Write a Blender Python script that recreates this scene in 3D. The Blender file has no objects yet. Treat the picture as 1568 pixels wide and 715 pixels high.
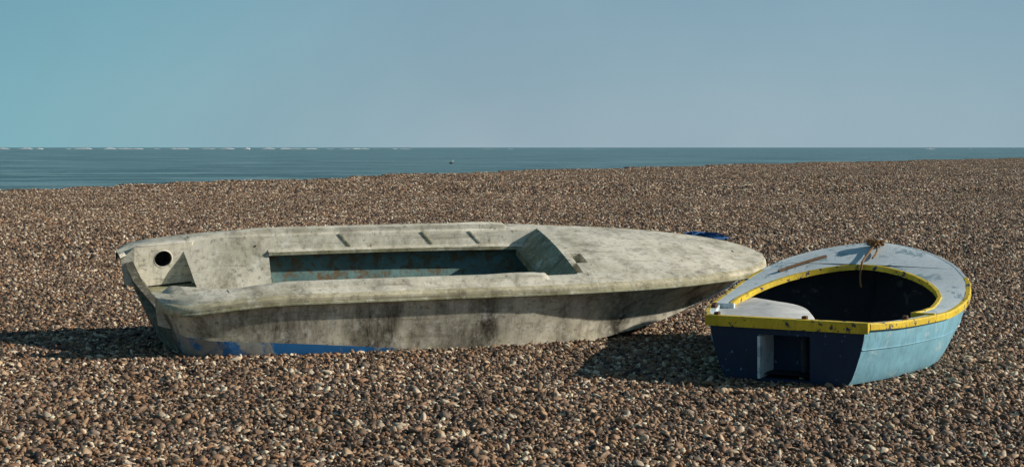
import bpy, bmesh, math, random
import numpy as np
from mathutils import Vector, Matrix, noise as mnoise
random.seed(7); rng=np.random.default_rng(7)
scene=bpy.context.scene
scene.view_settings.view_transform='Standard'
scene.view_settings.look='None'
scene.view_settings.exposure=0

# ------------------------------------------------------------ helpers
def link(o):
    scene.collection.objects.link(o); return o
def empty(name, M=None):
    o=bpy.data.objects.new(name,None); link(o)
    if M is not None: o.matrix_world=M
    return o
def mesh_obj(name, verts, faces, mats, fm=None, parent=None, smooth=False, M=None, bevel=0):
    me=bpy.data.meshes.new(name); me.from_pydata([tuple(v) for v in verts],[],faces)
    for m in (mats if isinstance(mats,(list,tuple)) else [mats]): me.materials.append(m)
    if fm is not None:
        for p,i in zip(me.polygons,fm): p.material_index=i
    bm=bmesh.new(); bm.from_mesh(me); bmesh.ops.recalc_face_normals(bm,faces=bm.faces); bm.to_mesh(me); bm.free()
    if smooth:
        for p in me.polygons: p.use_smooth=True
        me.set_sharp_from_angle(angle=math.radians(smooth if smooth is not True else 40))
    o=bpy.data.objects.new(name,me); link(o)
    if parent: o.parent=parent
    if M is not None: o.matrix_local=M
    if bevel:
        b=o.modifiers.new('bev','BEVEL'); b.width=bevel; b.segments=2; b.limit_method='ANGLE'; b.angle_limit=math.radians(35)
    return o
def herm(xs,ys):
    xs=np.array(xs,float); ys=np.array(ys,float)
    d=np.diff(ys)/np.diff(xs); m=np.zeros_like(ys)
    m[0]=d[0]; m[-1]=d[-1]
    for i in range(1,len(xs)-1):
        m[i]=0 if d[i-1]*d[i]<=0 else 2*d[i-1]*d[i]/(d[i-1]+d[i])
    def f(x):
        x=min(max(x,xs[0]),xs[-1]); i=min(max(int(np.searchsorted(xs,x))-1,0),len(xs)-2)
        h=xs[i+1]-xs[i]; t=(x-xs[i])/h
        return float((2*t**3-3*t**2+1)*ys[i]+(t**3-2*t**2+t)*h*m[i]+(-2*t**3+3*t**2)*ys[i+1]+(t**3-t**2)*h*m[i+1])
    return f
def loft(rows, closed=False):
    n=len(rows[0]); V=[p for r in rows for p in r]; F=[];RC=[]
    for i in range(len(rows)-1):
        for j in range(n if closed else n-1):
            k=(j+1)%n
            F.append((i*n+j,i*n+k,(i+1)*n+k,(i+1)*n+j)); RC.append((i,j))
    return V,F,RC
def box_pts(c,s):
    x,y,z=c; a,b,d=[k/2 for k in s]
    V=[(x+i*a,y+j*b,z+k*d) for i in(-1,1) for j in(-1,1) for k in(-1,1)]
    F=[(0,1,3,2),(4,6,7,5),(0,4,5,1),(2,3,7,6),(0,2,6,4),(1,5,7,3)]
    return V,F
def tube(name,pts,r,mat,parent=None,res=6):
    cu=bpy.data.curves.new(name,'CURVE'); cu.dimensions='3D'; cu.bevel_depth=r; cu.bevel_resolution=2; cu.use_fill_caps=True
    sp=cu.splines.new('NURBS'); sp.points.add(len(pts)-1); sp.order_u=3; sp.use_endpoint_u=True; sp.resolution_u=res
    for p,q in zip(sp.points,pts): p.co=(*q,1)
    cu.materials.append(mat)
    o=bpy.data.objects.new(name,cu); link(o)
    if parent: o.parent=parent
    return o

# ------------------------------------------------------------ materials
class NT:
    def __init__(s,name):
        s.m=bpy.data.materials.new(name); s.m.use_nodes=True; s.t=s.m.node_tree
        s.b=s.t.nodes['Principled BSDF']; s.tc=s.t.nodes.new('ShaderNodeTexCoord')
    def L(s,a,b): s.t.links.new(a,b)
    def noise(s,scale,detail=6,rough=.6,stretch=(1,1,1),src=None,dist=0,off=(0,0,0)):
        mp=s.t.nodes.new('ShaderNodeMapping'); mp.inputs['Scale'].default_value=stretch; mp.inputs['Location'].default_value=off
        s.L(src or s.tc.outputs['Object'],mp.inputs[0])
        n=s.t.nodes.new('ShaderNodeTexNoise'); n.inputs['Scale'].default_value=scale; n.inputs['Detail'].default_value=detail
        n.inputs['Roughness'].default_value=rough; n.inputs['Distortion'].default_value=dist
        s.L(mp.outputs[0],n.inputs['Vector']); return n.outputs[0]
    def ramp(s,src,stops):
        r=s.t.nodes.new('ShaderNodeValToRGB'); e=r.color_ramp.elements
        while len(e)<len(stops): e.new(.5)
        for k,(p,c) in zip(e,stops):
            k.position=p; k.color=(c,c,c,1) if isinstance(c,(int,float)) else (*c,1)
        s.L(src,r.inputs[0]); return r.outputs[0]
    def mix(s,f,a,b,mode='MIX'):
        n=s.t.nodes.new('ShaderNodeMix'); n.data_type='RGBA'; n.blend_type=mode
        for i,v in ((0,f),(6,a),(7,b)):
            if hasattr(v,'is_linked'): s.L(v,n.inputs[i])
            elif isinstance(v,(int,float)): n.inputs[i].default_value=v
            else: n.inputs[i].default_value=(*v,1)
        return n.outputs[2]
    def bump(s,h,strength=.3,dist=.01):
        b=s.t.nodes.new('ShaderNodeBump'); b.inputs['Strength'].default_value=strength; b.inputs['Distance'].default_value=dist
        s.L(h,b.inputs['Height']); s.L(b.outputs[0],s.b.inputs['Normal'])
    def col(s,c,rough=.7,spec=.3):
        s.L(c,s.b.inputs['Base Color']); s.b.inputs['Roughness'].default_value=rough; s.b.inputs['Specular IOR Level'].default_value=spec
        return s.m
def gelcoat(name,base=(.82,.77,.63),streak=.65,moss=.48,dark=(.06,.052,.038),off=(0,0,0),st_thr=.50,xs=1,speck=.8):
    n=NT(name)
    c=n.mix(n.ramp(n.noise(1.6,4,.6,off=off),[(.35,0.),(.7,1.)]),base,tuple(k*.68 for k in base))
    big=n.ramp(n.noise(2.2,8,.72,off=(3,1,0)),[(.46,0.),(.64,1.)])
    c=n.mix(n.mix(1.,big,(moss,)*3,'MULTIPLY'),c,(.18,.165,.07))
    st=n.ramp(n.noise(5,7,.75,(xs,1,.13),off=off),[(st_thr,0.),(st_thr+.2,1.)])
    c=n.mix(n.mix(1.,st,(streak,)*3,'MULTIPLY'),c,dark)
    sp=n.ramp(n.noise(18,10,.85),[(.53,0.),(.63,1.)])
    c=n.mix(n.mix(1.,sp,(speck,)*3,'MULTIPLY'),c,dark)
    sc=n.ramp(n.noise(26,4,.6,(.08,1,1),dist=.6),[(.58,0.),(.66,1.)])
    c=n.mix(n.mix(1.,sc,(.5,)*3,'MULTIPLY'),c,(.2,.18,.13))
    hl=n.ramp(n.noise(9,8,.8,off=(9,9,9)),[(.52,0.),(.68,1.)])
    c=n.mix(n.mix(1.,hl,(.6,)*3,'MULTIPLY'),c,(.90,.88,.80))
    n.bump(n.noise(60,8,.7),.3,.006)
    return n.col(c,.55,.35)
def peeled(name,paint,under,amount=.5,scale=7,dirt=.4,rough=.55,thr=.05,fade=.6):
    n=NT(name)
    p=n.mix(n.ramp(n.noise(3,6,.7),[(.35,0.),(.7,1.)]),paint,tuple(k*fade for k in paint))
    sc=n.ramp(n.noise(25,8,.8,(1,1,.25)),[(.5,0.),(.75,1.)])
    p=n.mix(n.mix(1.,sc,(dirt,)*3,'MULTIPLY'),p,tuple(k*.35 for k in paint))
    msk=n.ramp(n.noise(scale,9,.68,dist=.4,off=(2,5,1)),[(amount,0.),(amount+thr,1.)])
    c=n.mix(msk,p,under)
    n.bump(msk,.4,-.004)
    return n.col(c,rough,.35)
M_gel=gelcoat('weathered_gelcoat')
M_hull=gelcoat('stained_hull_side',(.78,.72,.57),.97,.45,(.04,.033,.024),(1,2,3),.44,.5)
M_rail=gelcoat('rub_rail_grime',(.68,.61,.42),.75,.6)
M_moss=gelcoat('mossy_gelcoat',(.42,.41,.27),.8,1.,(.045,.05,.025))
M_trans=gelcoat('painted_shade_transom',(.12,.11,.09),.9,.6,(.02,.018,.015),speck=.5)  # base darkened to paint in the stern's shade; streaks and specks are grime
M_band=peeled('boot_top_blue_patches',(.36,.36,.33),(.02,.15,.38),.47,2.6,.6,.6,.05)
M_bot=peeled('antifoul_bottom',(.03,.10,.20),(.16,.17,.17),.60,5,.5)
M_teal=peeled('teal_peeling_paint',(.17,.29,.28),(.15,.11,.06),.48,10,.9,.75,.12,.5)
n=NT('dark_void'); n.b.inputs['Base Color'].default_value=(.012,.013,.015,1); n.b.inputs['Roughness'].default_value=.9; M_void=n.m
M_lblue=peeled('light_blue_paint',(.24,.50,.62),(.52,.60,.60),.58,5,.85,.55,.14,.65)
M_navy=peeled('navy_transom_paint',(.007,.028,.075),(.13,.24,.34),.63,13,.5,.6,.02)
M_yel=peeled('yellow_paint',(.80,.57,.035),(.035,.045,.07),.56,16,.8,.5,.03)
M_deck=peeled('pale_blue_deck_paint',(.68,.77,.80),(.30,.40,.45),.56,7,.6,.5,.08,.8)
M_ins=peeled('dinghy_inside_shade_paint',(.02,.028,.04),(.07,.08,.09),.60,8,.4,.8)  # near-black colour carries the shade inside the hull; chips are peeling
M_grey=peeled('pale_tank_paint',(.62,.63,.62),(.22,.23,.23),.58,6,.7,.6,.12)
def plain(name,c,rough=.8,sc=20):
    n=NT(name); return n.col(n.mix(n.ramp(n.noise(sc,6,.7),[(.3,0.),(.7,1.)]),c,tuple(k*.45 for k in c)),rough)
M_rope=plain('brown_rope',(.28,.15,.06)); M_brope=plain('blue_rope',(.02,.11,.30)); M_wood=plain('old_wood',(.20,.11,.05))
M_rust=plain('rusty_metal',(.12,.06,.035),.7,60)

# ------------------------------------------------------------ ground
crest_x=[-400,-120,-60,-20,0,24,74,160,400]
crest_y=[-250,-40,15,58,98,138,212,300,480]
crest=herm(crest_x,crest_y)
def gh(x,y):
    d=(crest(x)-y)*.72
    z=.10*mnoise.noise(Vector((x*.09,y*.07,1.3)))*min(1,max(0,(y-14)/10)+.12)
    z+=.035*mnoise.noise(Vector((x*.5,y*.35,7.)))*min(1,.25+max(0,(y-13)/8))
    z+=.07*math.sin(y*.33+x*.12+1.2*mnoise.noise(Vector((x*.08,y*.05,3))))*min(1,max(0,(y-15)/12))
    if d<0: z+= -4.0*(1-math.exp(d/22)) if d>-200 else -4
    return z
def ax(lo,hi,fine_lo,fine_hi,step,grow=1.13):
    a=list(np.arange(fine_lo,fine_hi+1e-6,step)); s=step; v=fine_hi
    while v<hi: s*=grow; v+=s; a.append(min(v,hi))
    s=step; v=fine_lo; pre=[]
    while v>lo: s*=grow; v-=s; pre.append(max(v,lo))
    return pre[::-1]+a
X=ax(-2500,2500,-14,14,.5,1.07); Y=ax(-1500,2500,2,40,.5,1.04)
V=[(x,y,gh(x,y)-.012) for y in Y for x in X]; nx=len(X)
F=[(j*nx+i,j*nx+i+1,(j+1)*nx+i+1,(j+1)*nx+i) for j in range(len(Y)-1) for i in range(nx-1)]
n=NT('shingle_ground')
vo=n.t.nodes.new('ShaderNodeTexVoronoi'); vo.inputs['Scale'].default_value=34; n.L(n.tc.outputs['Object'],vo.inputs['Vector'])
sep=n.t.nodes.new('ShaderNodeSeparateColor'); n.L(vo.outputs['Color'],sep.inputs[0])
c=n.ramp(sep.outputs[0],[(0,(.05,.035,.028)),(.25,(.16,.095,.06)),(.5,(.27,.18,.12)),(.75,(.22,.13,.08)),(.92,(.5,.40,.30))])
c=n.mix(n.ramp(vo.outputs['Distance'],[(.25,0.),(.6,.85)]),c,(.03,.02,.016))
n.bump(vo.outputs['Distance'],1.,-.03)
M_ground=n.col(c,.85,.2)
g=mesh_obj('shingle_beach_ground',V,F,M_ground)
for p in g.data.polygons: p.use_smooth=True

# pebbles
bm=bmesh.new(); bmesh.ops.create_icosphere(bm,subdivisions=2,radius=1); bm.verts.ensure_lookup_table()
IV=np.array([v.co[:] for v in bm.verts]); IF=np.array([[v.index for v in f.verts] for f in bm.faces]); bm.free()
pal=np.array([(.41,.265,.16),(.24,.14,.082),(.35,.195,.105),(.21,.17,.14),(.035,.027,.023),(.84,.73,.58),(.29,.195,.13),(.58,.43,.29),(.10,.062,.043),(.32,.26,.21)])
pw=np.array([.17,.15,.06,.08,.17,.10,.11,.09,.13,.05]); pw/=pw.sum()
n=NT('pebble_stone')
at=n.t.nodes.new('ShaderNodeAttribute'); at.attribute_name='pcol'
c=n.mix(n.ramp(n.noise(90,4,.6),[(.35,0.),(.7,.5)]),at.outputs['Color'],(.10,.07,.05))
geo=n.t.nodes.new('ShaderNodeNewGeometry')
big=n.ramp(n.noise(.35,4,.6,src=geo.outputs['Position']),[(.38,(.80,.74,.67)),(.62,(1.06,.99,.91))])
c=n.mix(1.,c,big,'MULTIPLY')
M_peb=n.col(c,.6,.4)
pcoll=bpy.data.collections.new('pebble_patches')
NP=6
for k in range(NP):
    G=31; pts=[]
    for layer in range(2):
        off=.5*layer/G
        gx,gy=np.meshgrid((np.arange(G)+.5)/G-.5+off,(np.arange(G)+.5)/G-.5+off)
        p=np.stack([gx.ravel(),gy.ravel()],1)+rng.uniform(-.6,.6,(G*G,2))/G
        if layer: p=p[rng.random(len(p))<.40]
        pts.append(np.c_[p,np.full(len(p),layer*.016)])
    P=np.concatenate(pts); N=len(P)
    R=np.clip(rng.lognormal(math.log(.0170),.40,N),.008,.048)
    sc=np.stack([R*rng.uniform(.9,1.6,N),R*rng.uniform(.65,1.,N),R*rng.uniform(.4,.8,N)],1)
    v=IV[None]*(1+.20*np.sin(IV[None,:,[1,2,0]]*2.6+rng.uniform(0,6,(N,1,3)))+.07*rng.normal(size=(N,len(IV),1)))*sc[:,None,:]
    tx=rng.normal(0,.6,N); az=rng.uniform(0,6.283,N)
    y=v[...,1]*np.cos(tx)[:,None]-v[...,2]*np.sin(tx)[:,None]; z=v[...,1]*np.sin(tx)[:,None]+v[...,2]*np.cos(tx)[:,None]; x=v[...,0]
    ty=rng.normal(0,.45,N); x,z=x*np.cos(ty)[:,None]+z*np.sin(ty)[:,None], -x*np.sin(ty)[:,None]+z*np.cos(ty)[:,None]
    X2=x*np.cos(az)[:,None]-y*np.sin(az)[:,None]; Y2=x*np.sin(az)[:,None]+y*np.cos(az)[:,None]
    W=np.stack([X2+P[:,0:1],Y2+P[:,1:2],z+P[:,2:3]+rng.uniform(-.012,.014,(N,1))-.013],-1).reshape(-1,3)
    FF=(IF[None]+(np.arange(N)*len(IV))[:,None,None]).reshape(-1,3)
    me=bpy.data.meshes.new('pebble_patch'); me.vertices.add(len(W)); me.vertices.foreach_set('co',W.ravel())
    me.loops.add(FF.size); me.loops.foreach_set('vertex_index',FF.ravel().astype(np.int32))
    me.polygons.add(len(FF)); me.polygons.foreach_set('loop_start',np.arange(0,FF.size,3,dtype=np.int32)); me.polygons.foreach_set('loop_total',np.full(len(FF),3,dtype=np.int32))
    me.update(calc_edges=True); me.polygons.foreach_set('use_smooth',np.ones(len(FF),dtype=bool))
    C=pal[rng.choice(len(pal),N,p=pw)]*rng.uniform(.7,1.3,(N,1)); C=np.c_[np.minimum(C,.9),np.ones(N)]
    a=me.attributes.new('pcol','FLOAT_COLOR','POINT'); a.data.foreach_set('color',np.repeat(C,len(IV),0).ravel())
    me.materials.append(M_peb)
    pcoll.objects.link(bpy.data.objects.new('pebble_patch',me))
PV=[];PS=[];PR=[];PI=[]
def tiles(y0,y1,s):
    y=y0
    while y<y1-1e-6:
        w=.36*y+3.5+2*s; k=int(w/s)+1
        for i in range(-k,k+1):
            x=i*s; yy=y+s/2
            if (crest(x)-yy)*.72<-1.5: continue
            z=gh(x,yy); e=.4*s
            nrm=Vector((-(gh(x+e,yy)-gh(x-e,yy))/(2*e),-(gh(x,yy+e)-gh(x,yy-e))/(2*e),1)).normalized()
            if (crest(x)-yy)*.72<1.5: nrm=Vector((0,0,1))
            q=Vector((0,0,1)).rotation_difference(nrm) @ Matrix.Rotation(random.randrange(4)*math.pi/2,4,'Z').to_quaternion()
            PV.append((x,yy,z)); PS.append(s*1.0); PR.append(q.to_euler()[:]); PI.append(random.randrange(NP))
        y+=s
tiles(3,3+.68*27,.68); tiles(21.36,21.36+1.0*30,1.0); tiles(51.36,51.36+1.6*107,1.6)
me=bpy.data.meshes.new('shingle_pebbles'); me.from_pydata(PV,[],[])
a=me.attributes.new('sc','FLOAT','POINT'); a.data.foreach_set('value',PS)
a=me.attributes.new('rt','FLOAT_VECTOR','POINT'); a.data.foreach_set('vector',np.array(PR).ravel())
a=me.attributes.new('ix','INT','POINT'); a.data.foreach_set('value',PI)
po=bpy.data.objects.new('shingle_pebbles',me); link(po)
gn=bpy.data.node_groups.new('scatter','GeometryNodeTree')
gn.interface.new_socket('Geometry',in_out='INPUT',socket_type='NodeSocketGeometry'); gn.interface.new_socket('Geometry',in_out='OUTPUT',socket_type='NodeSocketGeometry')
A=gn.nodes.new; gi=A('NodeGroupInput'); go=A('NodeGroupOutput'); mp=A('GeometryNodeMeshToPoints'); ip=A('GeometryNodeInstanceOnPoints'); ci=A('GeometryNodeCollectionInfo')
ci.inputs['Collection'].default_value=pcoll; ci.inputs['Separate Children'].default_value=True; ci.inputs['Reset Children'].default_value=True
def na(nm,t):
    q=A('GeometryNodeInputNamedAttribute'); q.data_type=t; q.inputs[0].default_value=nm; return q.outputs[0]
l=gn.links.new
l(gi.outputs[0],mp.inputs[0]); l(mp.outputs[0],ip.inputs['Points']); l(ci.outputs[0],ip.inputs['Instance']); ip.inputs['Pick Instance'].default_value=True
l(na('ix','INT'),ip.inputs['Instance Index']); l(na('rt','FLOAT_VECTOR'),ip.inputs['Rotation']); l(na('sc','FLOAT'),ip.inputs['Scale']); l(ip.outputs[0],go.inputs[0])
md=po.modifiers.new('scatter','NODES'); md.node_group=gn

# ------------------------------------------------------------ sea
SEA=-1.3
n=NT('sea_water')
w1=n.noise(.16,8,.72,(.22,1,1)); w2=n.noise(.018,6,.6,(.2,1,1)); w3=n.noise(1.2,6,.7,(.3,1,1))
c=n.mix(n.ramp(w1,[(.45,0.),(.56,1.)]),(.055,.15,.18),(.22,.38,.42))
c=n.mix(n.ramp(w2,[(.42,0.),(.62,.65)]),c,(.10,.22,.26))
c=n.mix(n.ramp(w3,[(.56,0.),(.66,.7)]),c,(.40,.53,.56))
n.bump(n.mix(.5,w1,w3),1.,1.)
M_sea=n.col(c,.45,.2)
mesh_obj('sea_water',[(-30000,-3000,SEA),(30000,-3000,SEA),(30000,40000,SEA),(-30000,40000,SEA)],[(0,1,2,3)],M_sea)
V=[];F=[]
M_foam=plain('sea_foam',(.85,.88,.9),.6,.05)
x=-900.
while x<800:
    lft=x<-180
    wd=random.uniform(5,26); h=random.uniform(.9,3.4)*(1 if x<-300 else .6); yy=2400+random.uniform(-60,60); b=len(V); m=6
    if lft or random.random()<.25:
        if not lft: h*=.6
        for i in range(m+1):
            t=i/m; hz=h*math.sin(math.pi*t)**.6*random.uniform(.6,1)+.01
            V+= [(x+wd*t,yy-2,SEA),(x+wd*t,yy,SEA+hz),(x+wd*t,yy+3,SEA)]
        for i in range(m):
            q=b+3*i; F+=[(q,q+3,q+4,q+1),(q+1,q+4,q+5,q+2)]
    x+=wd+random.choice([0,2,6,20,35])*random.random()
mesh_obj('breaking_waves',V,F,M_foam)

# sea bird afloat
def ell(c,s,rot=0,seg=14,rg=8):
    V=[];F=[]
    for i in range(rg+1):
        ph=math.pi*i/rg
        for j in range(seg):
            th=2*math.pi*j/seg
            x,y,z=math.sin(ph)*math.cos(th)*s[1],math.sin(ph)*math.sin(th)*s[2],math.cos(ph)*s[0]
            X_,Y_,Z_=z,x,y
            V.append((c[0]+X_*math.cos(rot)-Z_*math.sin(rot),c[1]+Y_,c[2]+X_*math.sin(rot)+Z_*math.cos(rot)))
    for i in range(rg):
        for j in range(seg): F.append((i*seg+j,i*seg+(j+1)%seg,(i+1)*seg+(j+1)%seg,(i+1)*seg+j))
    return V,F
M_bw=plain('white_feathers',(.75,.75,.74)); M_bg=plain('dark_feathers',(.06,.06,.07)); M_bill=plain('bill',(.6,.35,.03))
V=[];F=[];fm=[]
for (c,s,r,mi) in [((0,0,.10),(.30,.15,.12),.12,1),((.0,.11,.16),(.28,.05,.08),.10,1),((.0,-.11,.16),(.28,.05,.08),.10,1),((-.30,0,.16),(.13,.06,.03),-.25,1),
                   ((.22,0,.25),(.17,.06,.065),1.1,0),((.28,0,.42),(.10,.07,.07),0,0),((.40,0,.40),(.08,.018,.018),-.1,2)]:
    v,f=ell(c,s,r); b=len(V); V+=v; F+=[tuple(b+i for i in q) for q in f]; fm+=[mi]*len(f)
d=260; mesh_obj('seabird',V,F,[M_bw,M_bg,M_bill],fm,smooth=60,M=Matrix.Translation(((691-784)/2264*d,d,SEA))@Matrix.Rotation(.9,4,'Z')@Matrix.Scale(1.4,4))

# ------------------------------------------------------------ the speedboat
th=math.radians(16); ph=math.radians(15)
ex=Vector((math.cos(th),math.sin(th),0)); ey=Vector((-math.sin(th)*math.cos(ph),math.cos(th)*math.cos(ph),math.sin(ph))); ez=ex.cross(ey)
MB=Matrix.Identity(4)
for i in range(3): MB[i][0]=ex[i]; MB[i][1]=ey[i]; MB[i][2]=ez[i]
MB.translation=Vector((-2.895,11.80,.635))
boat=empty('speedboat',MB)
L=5.35
b_=herm([-.14,-.11,-.05,.05,.3,1,2,3,3.8,4.3,4.75,5.05,5.22,5.31,5.35],[.60,.68,.75,.79,.81,.825,.83,.82,.755,.67,.54,.42,.29,.15,.0])
g_=herm([-.14,.1,.5,1.0,3,4.5,5.35],[-.085,-.05,-.005,.02,.038,.02,-.015])
ky=herm([-.14,.1,1,2.5,3.2,3.6,4.3,4.9,5.25,5.35],[.68,.78,.82,.81,.73,.62,.42,.20,.05,0])
kz=herm([-.14,1,2.5,3.2,3.6,4.3,5,5.25,5.35],[-.285,-.31,-.40,-.44,-.42,-.34,-.19,-.11,-.06])
cy=herm([-.14,.1,1,2.5,3.2,3.6,4.3,4.9,5.25,5.35],[.67,.78,.82,.79,.66,.50,.24,.08,.01,0])
cz=herm([-.14,1,2.5,3.2,4.3,4.9,5.25,5.35],[-.55,-.56,-.58,-.58,-.50,-.34,-.16,-.07])
kl=herm([-.14,3,3.8,4.3,4.8,5.1,5.3,5.35],[-.67,-.69,-.68,-.61,-.44,-.26,-.11,-.075])
def rk(s,z): return s+.38*(-z)*max(0,1-max(0,s)/1.8)
ST=[-.14,-.11,-.08,-.05,0,.1]+list(np.linspace(.3,3.4,16))+list(3.4+1.95*np.sin(np.linspace(0,math.pi/2,20))[1:])
def half(s):
    b=b_(s); g=g_(s); k=min(ky(s),b); kzz=min(kz(s),g-.015); c=min(cy(s),k); czz=min(cz(s),kzz-.004); kk=min(kl(s),czz-.004)
    lip=.065*min(1,max(0.3,(5.35-s)/1.2))
    if s<2.4: lip=.02+.045*max(0,s/2.4)
    pts=[(b-.004,g)]
    for t in (.12,.3,.5,.75,1.):
        fl=t**.75; pts.append((b+(k-b)*fl - .02*math.sin(math.pi*t)*(s>3), g+(kzz-g)*t))
    pts.append((min(b,k+.012*min(1,(5.35-s)*2)),max(kzz-lip,czz+.002)))
    pts+= [((k+c)/2,(max(kzz-lip,czz)+czz)/2),(c,czz),(c*.5,(czz+kk)/2-.005),(0,kk)]
    return pts
rows=[]
for s in ST:
    h=half(s); full=[(rk(s,z),-y,z) for y,z in h]+[(rk(s,z),y,z) for y,z in h[-2::-1]]
    rows.append(full)
V,F,RC=loft(rows); nn=len(rows[0])-1
fm=[]
for i,j in RC:
    jj=min(j,nn-1-j)
    fm.append(0 if jj<6 else (1 if jj<8 else 2))
mesh_obj('hull',V,F,[M_hull,M_band,M_bot],fm,parent=boat,smooth=28)
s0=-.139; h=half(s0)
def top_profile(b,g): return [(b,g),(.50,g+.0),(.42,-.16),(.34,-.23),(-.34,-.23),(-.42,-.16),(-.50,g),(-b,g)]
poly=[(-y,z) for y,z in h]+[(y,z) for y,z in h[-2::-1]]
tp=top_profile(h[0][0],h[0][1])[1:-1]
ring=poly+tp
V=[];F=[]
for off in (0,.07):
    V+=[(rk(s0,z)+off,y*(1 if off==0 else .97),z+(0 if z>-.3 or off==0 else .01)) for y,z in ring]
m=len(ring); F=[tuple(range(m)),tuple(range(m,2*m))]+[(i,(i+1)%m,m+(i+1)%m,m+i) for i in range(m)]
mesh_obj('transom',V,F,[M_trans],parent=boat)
def edge_strip(name,prof,mat,s_list,par,bf,gf,rkf=rk,sm=40):
    rows=[]
    for s in s_list:
        rows.append([(rkf(s,0),-max(0,bf(s)+dy),gf(s)+dz) for dy,dz in prof])
    rows2=[[(p[0],-p[1],p[2]) for p in r] for r in rows]
    V,F,_=loft(rows,True); b=len(V); V2,F2,_=loft(rows2,True)
    return mesh_obj(name,V+V2,F+[tuple(b+i for i in f) for f in F2],mat,parent=par,smooth=sm)
ST2=[s for s in ST]
edge_strip('deck_edge_moulding',[(-.05,.028),(-.01,.026),(.018,.012),(.028,-.012),(.024,-.036),(.008,-.05),(-.02,-.05)],M_rail,ST2,boat,b_,g_)
edge_strip('rub_rail_insert',[(.022,-.018),(.042,-.022),(.046,-.032),(.040,-.042),(.02,-.044)],M_moss,ST2[3:-1],boat,b_,g_)
def dz_(s,t): return g_(s)+.026+.055*(1-t*t)*min(1,(5.4-s)/1.2)
fs=[3.40,3.46,3.56,3.66]+list(3.66+1.69*np.sin(np.linspace(0,math.pi/2,18))[1:])
ts=[-1,-.9,-.75,-.6,-.5,-.36,-.22,-.1,0,.12,.25,.4,.55,.7,.85,.93,1]
fs[-1]=5.345
V=[];F=[]
for s in fs:
    for t in ts: V.append((s,t*(max(b_(s)-.02,.0)),dz_(s,t)))
m=len(ts); skip=set([(1,4),(1,5)]+[(0,2),(0,3)])
for i in range(len(fs)-1):
    for j in range(m-1):
        a=(i*m+j,i*m+j+1,(i+1)*m+j+1,(i+1)*m+j)
        if (i,j) in skip: continue
        F.append(a)
def recess(cells_i,j0,j1,depth):
    i0,i1=cells_i
    cs=[V[i0*m+j0],V[i0*m+j1],V[i1*m+j1],V[i1*m+j0]]
    b=len(V); low=[(c[0],c[1],c[2]-depth) for c in cs]
    for c in cs: V.append(c)
    for c in low: V.append(c)
    F.append((b+4,b+5,b+6,b+7))
    for k in range(4): F.append((b+k,b+(k+1)%4,b+4+(k+1)%4,b+4+k))
recess((1,2),4,6,.10); recess((0,1),2,4,.07)
o=mesh_obj('foredeck',V,F,M_gel,parent=boat,smooth=30)
LY,LZ=-.262,-.072
b0=b_(3.4); g0=g_(3.3); V=[];rows=[]
tt=np.linspace(-1,1,15)
for (s,hw,zt) in ((3.40,b0-.20,None),(3.385,b0-.205,None),(3.24,b0+LY,g0-.10),(3.20,b0+LY-.01,g0-.105),(3.20,b0+LY-.01,g0-.17)):
    rows.append([(s,t*hw,(dz_(3.4,t*hw/b0)+(0 if s==3.40 else -.012)) if zt is None else zt) for t in tt])
V,F,_=loft(rows); mesh_obj('dash_panel',V,F,M_moss,parent=boat,smooth=30)
def liner(sgn,sa,sb,prof,name,mat,fmat=None,n=14):
    rows=[]
    for s in np.linspace(sa,sb,n):
        b=b_(s); g=g_(s)
        rows.append([(rk(s,z) if s<.6 else s+ (rk(.6,z)-.6)*max(0,1-(s-.6)/.6),sgn*(y if y2 else b+y),z+g) for y,z,y2 in prof])
    V,F,RC=loft(rows)
    fm=None if fmat is None else [fmat[j] for i,j in RC]
    return mesh_obj(name,V,F,mat,fm,parent=boat,smooth=35)
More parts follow.
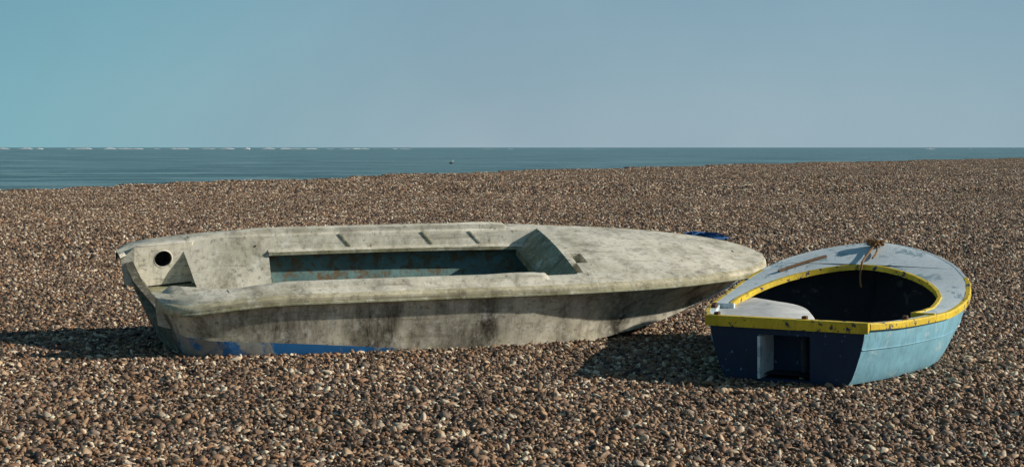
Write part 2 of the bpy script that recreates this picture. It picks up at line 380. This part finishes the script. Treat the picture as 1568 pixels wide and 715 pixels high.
for sg,nm in ((1,'far'),(-1,'near')):
    liner(sg,-.13,3.41,[(-.025,.024,0),(-.06,.046,0),(-.19,.050,0),(-.212,.030,0)],'side_deck_'+nm,[M_gel],n=22)
    liner(sg,.36,1.02,[(-.212,.030,0),(LY,LZ,0),(LY-.04,LZ-.05,0),(-.40,-.34,0),(0,-.36,1)],'cockpit_liner_aft_'+nm,[M_gel])
    liner(sg,1.02,3.40,[(-.212,.030,0),(LY,LZ,0),(LY-.015,LZ-.008,0),(LY-.045,LZ-.012,0),(LY-.05,LZ-.040,0)],'cockpit_liner_'+nm,[M_gel,M_moss],[0,0,0,1])
    rows=[]
    for s in [.42,.55,.7]+list(np.linspace(.95,3.0,12))+[3.06,3.10,3.13]:
        b=b_(s); g=g_(s); hh=.030*min(1,max(.1,(s-.42)/.5))
        if s>2.7: hh*=1.25
        if s>3.05: hh*=.8 if s<3.12 else .1
        rows.append([(s,sg*(b-.195),g+.042),(s,sg*(b-.185),g+.048+hh),(s,sg*(b-.16),g+.052+hh),(s,sg*(b-.12),g+.048+hh),(s,sg*(b-.10),g+.040)])
    V,F,_=loft(rows,True); F+= [tuple(range(5)),tuple(range(len(V)-5,len(V)))]
    mesh_obj('coaming_'+nm,V,F,M_gel,parent=boat,smooth=50)
    V=[(1.02,sg*.78,-.06),(1.02,sg*.55,-.06),(1.02,sg*.45,-.32),(1.02,sg*.0,-.34),(1.02,0,-.6),(1.02,sg*.70,-.55)]
    mesh_obj('liner_end_'+nm,V,[(0,1,2,3,4,5)],M_gel,parent=boat)
    V=[(-.02,0,-.345),(-.02,sg*.50,-.345),(.60,sg*.62,-.345),(.60,0,-.362)]
    mesh_obj('well_floor_'+nm,V,[(0,1,2,3)],M_moss,parent=boat)
    for s in (1.62,2.35,2.78):
        b=b_(s); g=g_(s); V=[];
        for (y,z) in ((-.212,.030),(LY+.003,LZ+.006)):
            dx=0 if y>-.25 else .09
            for w in (-.008,.008):
                V.append((s+dx+w,sg*(b+y),z+g)); V.append((s+dx+w,sg*(b+y-.008),z+g+.005))
        F=[(0,1,3,2),(4,6,7,5),(1,5,7,3),(0,4,5,1),(2,3,7,6)]
        mesh_obj('rib_'+nm,V,F,M_moss,parent=boat)
    rows=[]
    for s in np.linspace(1.02,4.3,12):
        b=b_(s); k=ky(s); rows.append([(s,sg*(b-.10),-.03),(s,sg*(min(b-.30,k-.04)),-.34),(s,sg*(min(b-.38,cy(s)-.06)),-.47),(s,0,-.50)])
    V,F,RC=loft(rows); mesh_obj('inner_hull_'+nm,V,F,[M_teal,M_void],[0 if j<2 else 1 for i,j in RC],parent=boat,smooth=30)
    A0=Vector((-.02,sg*.47,0)); B0=Vector((.44,sg*.585,0)); zt,zb=.022,-.33
    c0=(.50,-.105); r=.068; N=28; U=(B0-A0); ln=U.length; ud=U/ln; nrm=Vector((ud.y,-ud.x,0))*(1 if sg>0 else -1)
    V=[];F=[]
    for i in range(N):
        a=2*math.pi*i/N; dx,dz=math.cos(a),math.sin(a)
        cu=c0[0]*ln; k=[]
        if dx>1e-6:k.append((ln-cu)/dx)
        if dx<-1e-6:k.append(-cu/dx)
        if dz>1e-6:k.append((zt-c0[1])/dz)
        if dz<-1e-6:k.append((zb-c0[1])/dz)
        t=min(k)
        for rr,dep in ((t,0),(r+.012,0),(r+.004,.004),(r,-.004),(r,-.10)):
            p=A0+ud*(cu+dx*rr)+nrm*dep; V.append((p.x,p.y,c0[1]+dz*rr))
    for i in range(N):
        for q in range(4): F.append((i*5+q,((i+1)%N)*5+q,((i+1)%N)*5+q+1,i*5+q+1))
    fm=[0 if k%4<3 else 1 for k in range(len(F))]
    F.append(tuple(i*5+4 for i in range(N))); fm.append(1)
    for (cx,czv) in ((0,zt),(ln,zt),(0,zb),(ln,zb)):
        a=math.atan2(czv-c0[1],cx-c0[0]*ln)%(2*math.pi); i=int(a/(2*math.pi)*N)
        p=A0+ud*cx; V.append((p.x,p.y,czv)); F.append((i%N*5,len(V)-1,((i+1)%N)*5)); fm.append(0)
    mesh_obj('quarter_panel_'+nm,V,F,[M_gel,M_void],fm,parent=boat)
    rows=[]
    for s in (-.128,-.10,-.06,0.,.1,.2,.3,.38,.46):
        bb=b_(s)-.20; yi=.47+.115*max(0,s)/.44; gg=g_(s)
        x=rk(s,0)
        zi=.022 if s>0 else .022-.11*(-s/.128)**1.5
        rows.append([(x,sg*yi,zi),(x,sg*(yi+.02),zi+.008),(x,sg*bb,gg+.047 if s>.0 else gg+.045)])
    V,F,_=loft(rows); mesh_obj('quarter_top_'+nm,V,F,M_gel,parent=boat,smooth=60)
    V=[(-.02,sg*.47,.022),(-.02,sg*.47,-.33),(-.10,sg*.47,-.30),(-.128,sg*.47,-.088)]
    mesh_obj('quarter_cheek_'+nm,V,[(0,1,2,3)],M_gel,parent=boat)
    V=[(.44,sg*.585,.022),(.46,sg*(b_(.46)-.205),.03),(.53,sg*(b_(.46)-.36),-.34),(.44,sg*.585,-.34),]
    mesh_obj('quarter_return_'+nm,V,[(0,1,2,3)],M_gel,parent=boat)
    for s in (.62,.70,.62,.85):
        b=b_(s); v,f=ell((0,0,0),(.008,.008,.008)); mesh_obj('bolt_'+nm,v,f,M_rust,parent=boat,M=Matrix.Translation((s+.05,sg*(b-.238-random.uniform(-.005,.01)),-.02-random.uniform(0,.03))))
v,f=box_pts((5.1,0,dz_(5.1,0)+.004),(.10,.05,.016)); mesh_obj('bow_plate',v,f,M_gel,parent=boat,bevel=.006)
# the stern is moulded out of square: its two quarters end at different stations
for o in boat.children:
    if o.type=='MESH' and not o.name.startswith('bolt'):
        for v in o.data.vertices:
            k=max(0,1-max(0,v.co.x)/1.3)
            v.co.x-= (.13 if v.co.y>0 else .24)*v.co.y/.75*k

# ------------------------------------------------------------ the dinghy
t2=math.radians(27); hx=Vector((math.sin(t2),math.cos(t2),0)); rx=Vector((math.cos(t2),-math.sin(t2),0))
MD=Matrix.Identity(4)
for i in range(3): MD[i][0]=hx[i]; MD[i][1]=-rx[i]; MD[i][2]=(0,0,1)[i]
MD.translation=Vector((1.875,10.12,-.02))
ding=empty('rowing_dinghy',MD)
LB=2.75
tb=herm([0,.4,.8,1.2,1.6,1.95,2.25,2.5,2.65,2.72,2.75],[.545,.70,.81,.885,.91,.87,.74,.52,.30,.14,0])
tg=herm([0,.5,1,1.5,2,2.4,2.75],[.435,.42,.42,.455,.56,.69,.80])
tcY=herm([0,.4,.8,1.2,1.6,1.95,2.25,2.5,2.65,2.75],[.44,.60,.71,.77,.74,.62,.42,.20,.06,0])
tcz=herm([0,1.2,1.7,2.1,2.4,2.6,2.75],[.03,.03,.07,.15,.28,.45,.74])
tk=herm([0,1.6,2.1,2.4,2.6,2.75],[-.04,-.04,.03,.16,.36,.73])
S=list(np.linspace(0,2.0,12))+list(2.0+.75*np.sin(np.linspace(0,math.pi/2,14))[1:])
def dh(s):
    b=tb(s);g=tg(s);c=min(tcY(s),b);z=min(tcz(s),g-.01);k=min(tk(s),z-.002)
    o=[]
    for t in (0,.25,.5,.75,.93):
        o.append((b+(c-b)*(t**1.6),g+(z-g)*t))
    o+=[(c*.97,z-.01+ (g-z)*.01),(c*.5,(z+k)/2),(0,k)]
    return o
rows=[]
for s in S:
    h=dh(s); rows.append([(s,-y,z) for y,z in h]+[(s,y,z) for y,z in h[-2::-1]])
V,F,RC=loft(rows); mesh_obj('hull',V,F,[M_lblue],parent=ding,smooth=35)
for t in (.42,):
    for sg in (-1,1):
        pts=[]
        for s in S[:-3]:
            b=tb(s);g=tg(s);c=min(tcY(s),b);z=tcz(s); pts.append((s,sg*(b+(c-b)*(t**1.6)+.003),g+(z-g)*t))
        tube('plank_land',pts,.004,M_lblue,ding)
rows=[]
for s in S:
    h=dh(s); rows.append([(min(s+.03,2.6) if s<1 else s-.03,-max(0,y-.035),max(z,.06) if i>4 else z) for i,(y,z) in enumerate(h)]+[(min(s+.03,2.6) if s<1 else s-.03,max(0,y-.035),max(z,.06) if (len(h)-2-i)>4 else z) for i,(y,z) in enumerate(h[-2::-1])])
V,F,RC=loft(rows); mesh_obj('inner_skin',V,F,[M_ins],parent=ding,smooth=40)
h0=dh(0); yl,yr=.19,-.17; zt=.335; zbm=.035
V=[];F=[]
def tv(y,z,x=-.012): V.append((x,y,z)); return len(V)-1
L_=[tv(y,z) for y,z in h0]; R_=[tv(-y,z) for y,z in h0]
a1=tv(yl,.435);a2=tv(yl,zt);a3=tv(yl,zbm);a4=tv(yl,-.02)
c1=tv(yr,.435);c2=tv(yr,zt);c3=tv(yr,zbm);c4=tv(yr,-.02)
F.append(tuple(L_[:-1]+[a4,a3,a2,a1])); F.append(tuple([c1,c2,c3,c4]+R_[:-1][::-1])); F.append((a1,a2,c2,c1)); F.append((a3,a4,L_[-1],c4,c3))
mesh_obj('transom',V,F,M_navy,parent=ding)
rc=.24; V=[];F=[]
for x in (-.012,rc): 
    for y,z in ((yl,zt),(yr,zt),(yr,zbm),(yl,zbm)): V.append((x,y+(0 if x<0 else (-.03 if y>0 else 0)),z))
mesh_obj('motor_recess',V,[(0,4,5,1),(1,5,6,2),(2,6,7,3),(3,7,4,0),(4,5,6,7)],[M_navy,M_deck,M_grey],[0,0,0,1,0],parent=ding)  # left wall takes the pale colour to paint in sunlight falling on it
v,f=box_pts((.03,yl-.012,.18),(.16,.02,.29)); mesh_obj('recess_painted_sunlight',v,f,M_deck,parent=ding,bevel=.003)  # added pale slab, sunlight on the left recess wall put into colour
rows=[]
for y in np.linspace(-.57,.57,9):
    z=.437; rows.append([(-.038,y,z-.058),(-.042,y,z+.006),(-.036,y,z+.014),(.03,y,z+.014),(.034,y,z+.004),(.03,y,z-.03)])
V,F,_=loft(rows,True); F+=[tuple(range(6)),tuple(range(len(V)-6,len(V)))]
mesh_obj('transom_rail',V,F,M_yel,parent=ding,smooth=30)
S3=[.02]+[s for s in S if s>.05]
def strip2(name,prof,mat,sl,bf):
    rows=[[(s+ (0),-max(0,bf(s)+dy),tg(s)+dz) for dy,dz in prof] for s in sl]
    V,F,_=loft(rows,True); b=len(V); n=len(prof)
    F+=[tuple(range(n)),tuple(range(b-n,b))]
    V2=[(x,-y,z) for x,y,z in V]
    return mesh_obj(name,V+V2,F+[tuple(b+i for i in f) for f in F],mat,parent=ding,smooth=35)
strip2('gunwale_rail',[(-.012,.012),(.016,.012),(.024,.002),(.024,-.034),(.0,-.040),(-.012,-.034)],M_yel,[s for s in S3 if s<2.1]+[2.1],tb)
strip2('bow_rail',[(-.012,.012),(.014,.012),(.022,.002),(.022,-.034),(.0,-.040),(-.012,-.034)],M_deck,[2.1]+[s for s in S3 if s>2.1],tb)
strip2('inwale',[(-.055,.008),(-.010,.010),(-.010,-.03),(-.055,-.03)],M_deck,[s for s in S3 if s<.86]+[.88],tb)
SDk=[.88,1.0,1.2,1.4,1.6,1.75,1.9,2.05,2.17,2.25]
yin=herm([.88,1.2,1.6,1.85,2.05,2.17,2.23,2.25],[.68,.74,.72,.62,.46,.28,.13,0])
rows=[]
for s in SDk:
    rows.append([(s,sgn_y,z) for sgn_y,z in ((-(tb(s)-.01),tg(s)+.010),(-(tb(s)+yin(s))/2,tg(s)+.016),(-yin(s),tg(s)+.012))])
V,F,_=loft(rows); b=len(V); V2=[(x,-y,z) for x,y,z in V]; F2=[tuple(b+i for i in f) for f in F]
V+=V2;F+=F2
ns=[s for s in S if s>2.25]; rows=[]
for s in [2.25]+ns:
    rows.append([(s,t*max(0,tb(s)-.01),tg(s)+.010+.012*(1-t*t)) for t in np.linspace(-1,1,9)])
v3,f3,_=loft(rows); b=len(V); V+=v3; F+=[tuple(b+i for i in f) for f in f3]
mesh_obj('deck_ring',V,F,M_deck,parent=ding,smooth=40)
SC=[.88,1.0,1.2,1.4,1.6,1.75,1.85,1.95,2.05,2.12,2.17,2.21,2.235,2.25]
path=[(s,yin(s),tg(s)) for s in SC]; path+= [(x,-y,z) for x,y,z in path[-2::-1]]
rows=[]
for i,p in enumerate(path):
    a=Vector(path[max(0,i-1)]);c=Vector(path[min(len(path)-1,i+1)]); tn=(c-a); nr=Vector((tn.y,-tn.x,0)).normalized()
    if nr.dot(Vector((1.2-p[0],-p[1],0)))<0: nr=-nr
    P=Vector(p); rows.append([P-nr*.018+Vector((0,0,.011)),P-nr*.016+Vector((0,0,.024)),P+nr*.010+Vector((0,0,.022)),P+nr*.012+Vector((0,0,-.020)),P-nr*.0+Vector((0,0,-.020))])
V,F,_=loft(rows,True); F+=[tuple(range(5)),tuple(range(len(V)-5,len(V)))]
mesh_obj('inner_coaming',[tuple(v) for v in V],F,M_yel,parent=ding,smooth=30)
for sg in (1,-1):
    v,f=box_pts((.88,sg*(.745),tg(.88)-.005),(.035,.17,.05)); mesh_obj('deck_end',v,f,M_yel if sg<0 else M_deck,parent=ding,bevel=.004)
N=16
top=[]
for i in range(N+1):
    a=i/N*math.pi/2; s=.08+1.45*math.sin(a); y=.66-.74*math.cos(a)
    top.append((s,y))
V=[];F=[]
for (s,y) in top:
    yo=tb(s)-.05
    z=.345+.05*math.sin(s*1.1)
    V+=[(s,yo,z+.015),(s,(yo+y)/2,z+.03),(s-.015,y+.03,z+.012),(s,y,z-.03),(s+.01,y-.01,.07)]
for i in range(N):
    for j in range(4): q=i*5+j; F.append((q,q+1,q+6,q+5))
mesh_obj('buoyancy_tank',V,F,M_grey,parent=ding,smooth=50)
v,f=box_pts((2.735,0,.80),(.05,.06,.09)); mesh_obj('stem_head',v,f,M_deck,parent=ding,bevel=.01)
pts=[]
for i in range(90):
    a=i*.62; r=.035+.012*math.sin(i*1.7)
    pts.append((2.60+r*math.cos(a)*1.3+.02*math.sin(i*.3),r*math.sin(a)*1.2+.03*math.sin(i*.17),.78+.012+.05*abs(math.sin(i*.41))))
tube('bow_rope_knot',pts,.008,M_rope,ding,4)
tube('bow_rope_tail',[(2.58,0,.80),(2.4,.015,.735),(2.24,.02,.69),(2.20,.02,.64),(2.19,.03,.54),(2.2,.02,.48)],.009,M_rope,ding)
tube('bow_rope_tail_short',[(2.58,-.02,.80),(2.45,-.06,.745),(2.33,-.04,.71)],.008,M_rope,ding)
tube('wooden_stick',[(2.02,.66,.60),(2.2,.52,.66),(2.38,.36,.71)],.012,M_wood,ding)
for (x,y) in ((.62,.73),(.72,.76),(.02,.50),(.04,-.12),(.5,-.70)):
    v,f=box_pts((x,y,tg(x)+.022),(.05,.035,.03)); mesh_obj('rowlock_block',v,f,M_rust,parent=ding,bevel=.006)

# ------------------------------------------------------------ heap of blue rope
random.seed(5); pts=[]
cx,cy_=(1073-784)/2264*25.5,25.3
z0=gh(cx,cy_)
for i in range(46):
    a=i*1.13+random.random(); r=.06+.38*random.random()
    pts.append((cx+r*1.1*math.cos(a)+.12*math.sin(i*.17),cy_+r*1.8*math.sin(a),z0+.03+.16*random.random()*(1-r)))
tube('blue_rope_heap',pts,.012,M_brope,None,3)

# ------------------------------------------------------------ light
el=math.radians(24); D=Vector((math.cos(el),-.02,math.sin(el))).normalized()
su=bpy.data.lights.new('sun','SUN'); su.energy=5.0; su.angle=math.radians(.8); su.color=(1,.93,.82)
so=bpy.data.objects.new('sun',su); link(so); so.rotation_euler=D.to_track_quat('Z','Y').to_euler()
w=bpy.data.worlds.new('World'); scene.world=w; w.use_nodes=True; nt=w.node_tree
bg=nt.nodes['Background']; sky=nt.nodes.new('ShaderNodeTexSky'); sky.sky_type='NISHITA'; sky.sun_disc=False
sky.sun_elevation=el; sky.sun_rotation=math.radians(90); sky.air_density=1; sky.dust_density=1.5
tc=nt.nodes.new('ShaderNodeTexCoord'); sp=nt.nodes.new('ShaderNodeSeparateXYZ'); nt.links.new(tc.outputs['Generated'],sp.inputs[0])
def wr(src,stops,lo,hi):
    m=nt.nodes.new('ShaderNodeMapRange'); m.inputs[1].default_value=lo; m.inputs[2].default_value=hi; nt.links.new(src,m.inputs[0])
    r=nt.nodes.new('ShaderNodeValToRGB'); e=r.color_ramp.elements
    while len(e)<len(stops): e.new(.5)
    for k,(p,c) in zip(e,stops): k.position=p; k.color=(*c,1)
    nt.links.new(m.outputs[0],r.inputs[0]); return r.outputs[0]
def wm(f,a,b,mode='MIX'):
    n=nt.nodes.new('ShaderNodeMix'); n.data_type='RGBA'; n.blend_type=mode
    for i,v in ((0,f),(6,a),(7,b)):
        if hasattr(v,'is_linked'): nt.links.new(v,n.inputs[i])
        elif isinstance(v,(int,float)): n.inputs[i].default_value=v
        else: n.inputs[i].default_value=(*v,1)
    return n.outputs[2]
haze=wr(sp.outputs[2],[(0,(.37,.49,.56)),(.06,(.30,.44,.53)),(.14,(.225,.385,.49)),(.35,(.06,.12,.18)),(1,(.02,.045,.09))],0,1)
left=wr(sp.outputs[0],[(0,(.54,.97,.98)),(.22,(.74,.99,.99)),(.5,(1,1,1)),(1,(.92,.98,1.0))],-.40,.36)
nz=nt.nodes.new('ShaderNodeTexNoise'); nz.inputs['Scale'].default_value=5; nz.inputs['Detail'].default_value=4; nt.links.new(tc.outputs['Generated'],nz.inputs['Vector'])
haze=wm(1.,haze,left,'MULTIPLY')
haze=wm(wr(nz.outputs[0],[(0,(0,0,0)),(1,(.40,.40,.40))],.4,.65),haze,(.20,.35,.45))
skc=wm(1.,sky.outputs[0],(.06,.06,.06),'MULTIPLY')
nt.links.new(wm(.88,skc,haze),bg.inputs[0]); bg.inputs[1].default_value=1.0

# ------------------------------------------------------------ camera
cd=bpy.data.cameras.new('camera'); cd.sensor_width=36; cd.lens=2264/1568*36; cd.shift_y=-131.5/1568; cd.clip_end=60000; cd.clip_start=.1
co=bpy.data.objects.new('camera',cd); link(co); co.location=(0,0,1.6); co.rotation_euler=(math.radians(90),0,0); scene.camera=co
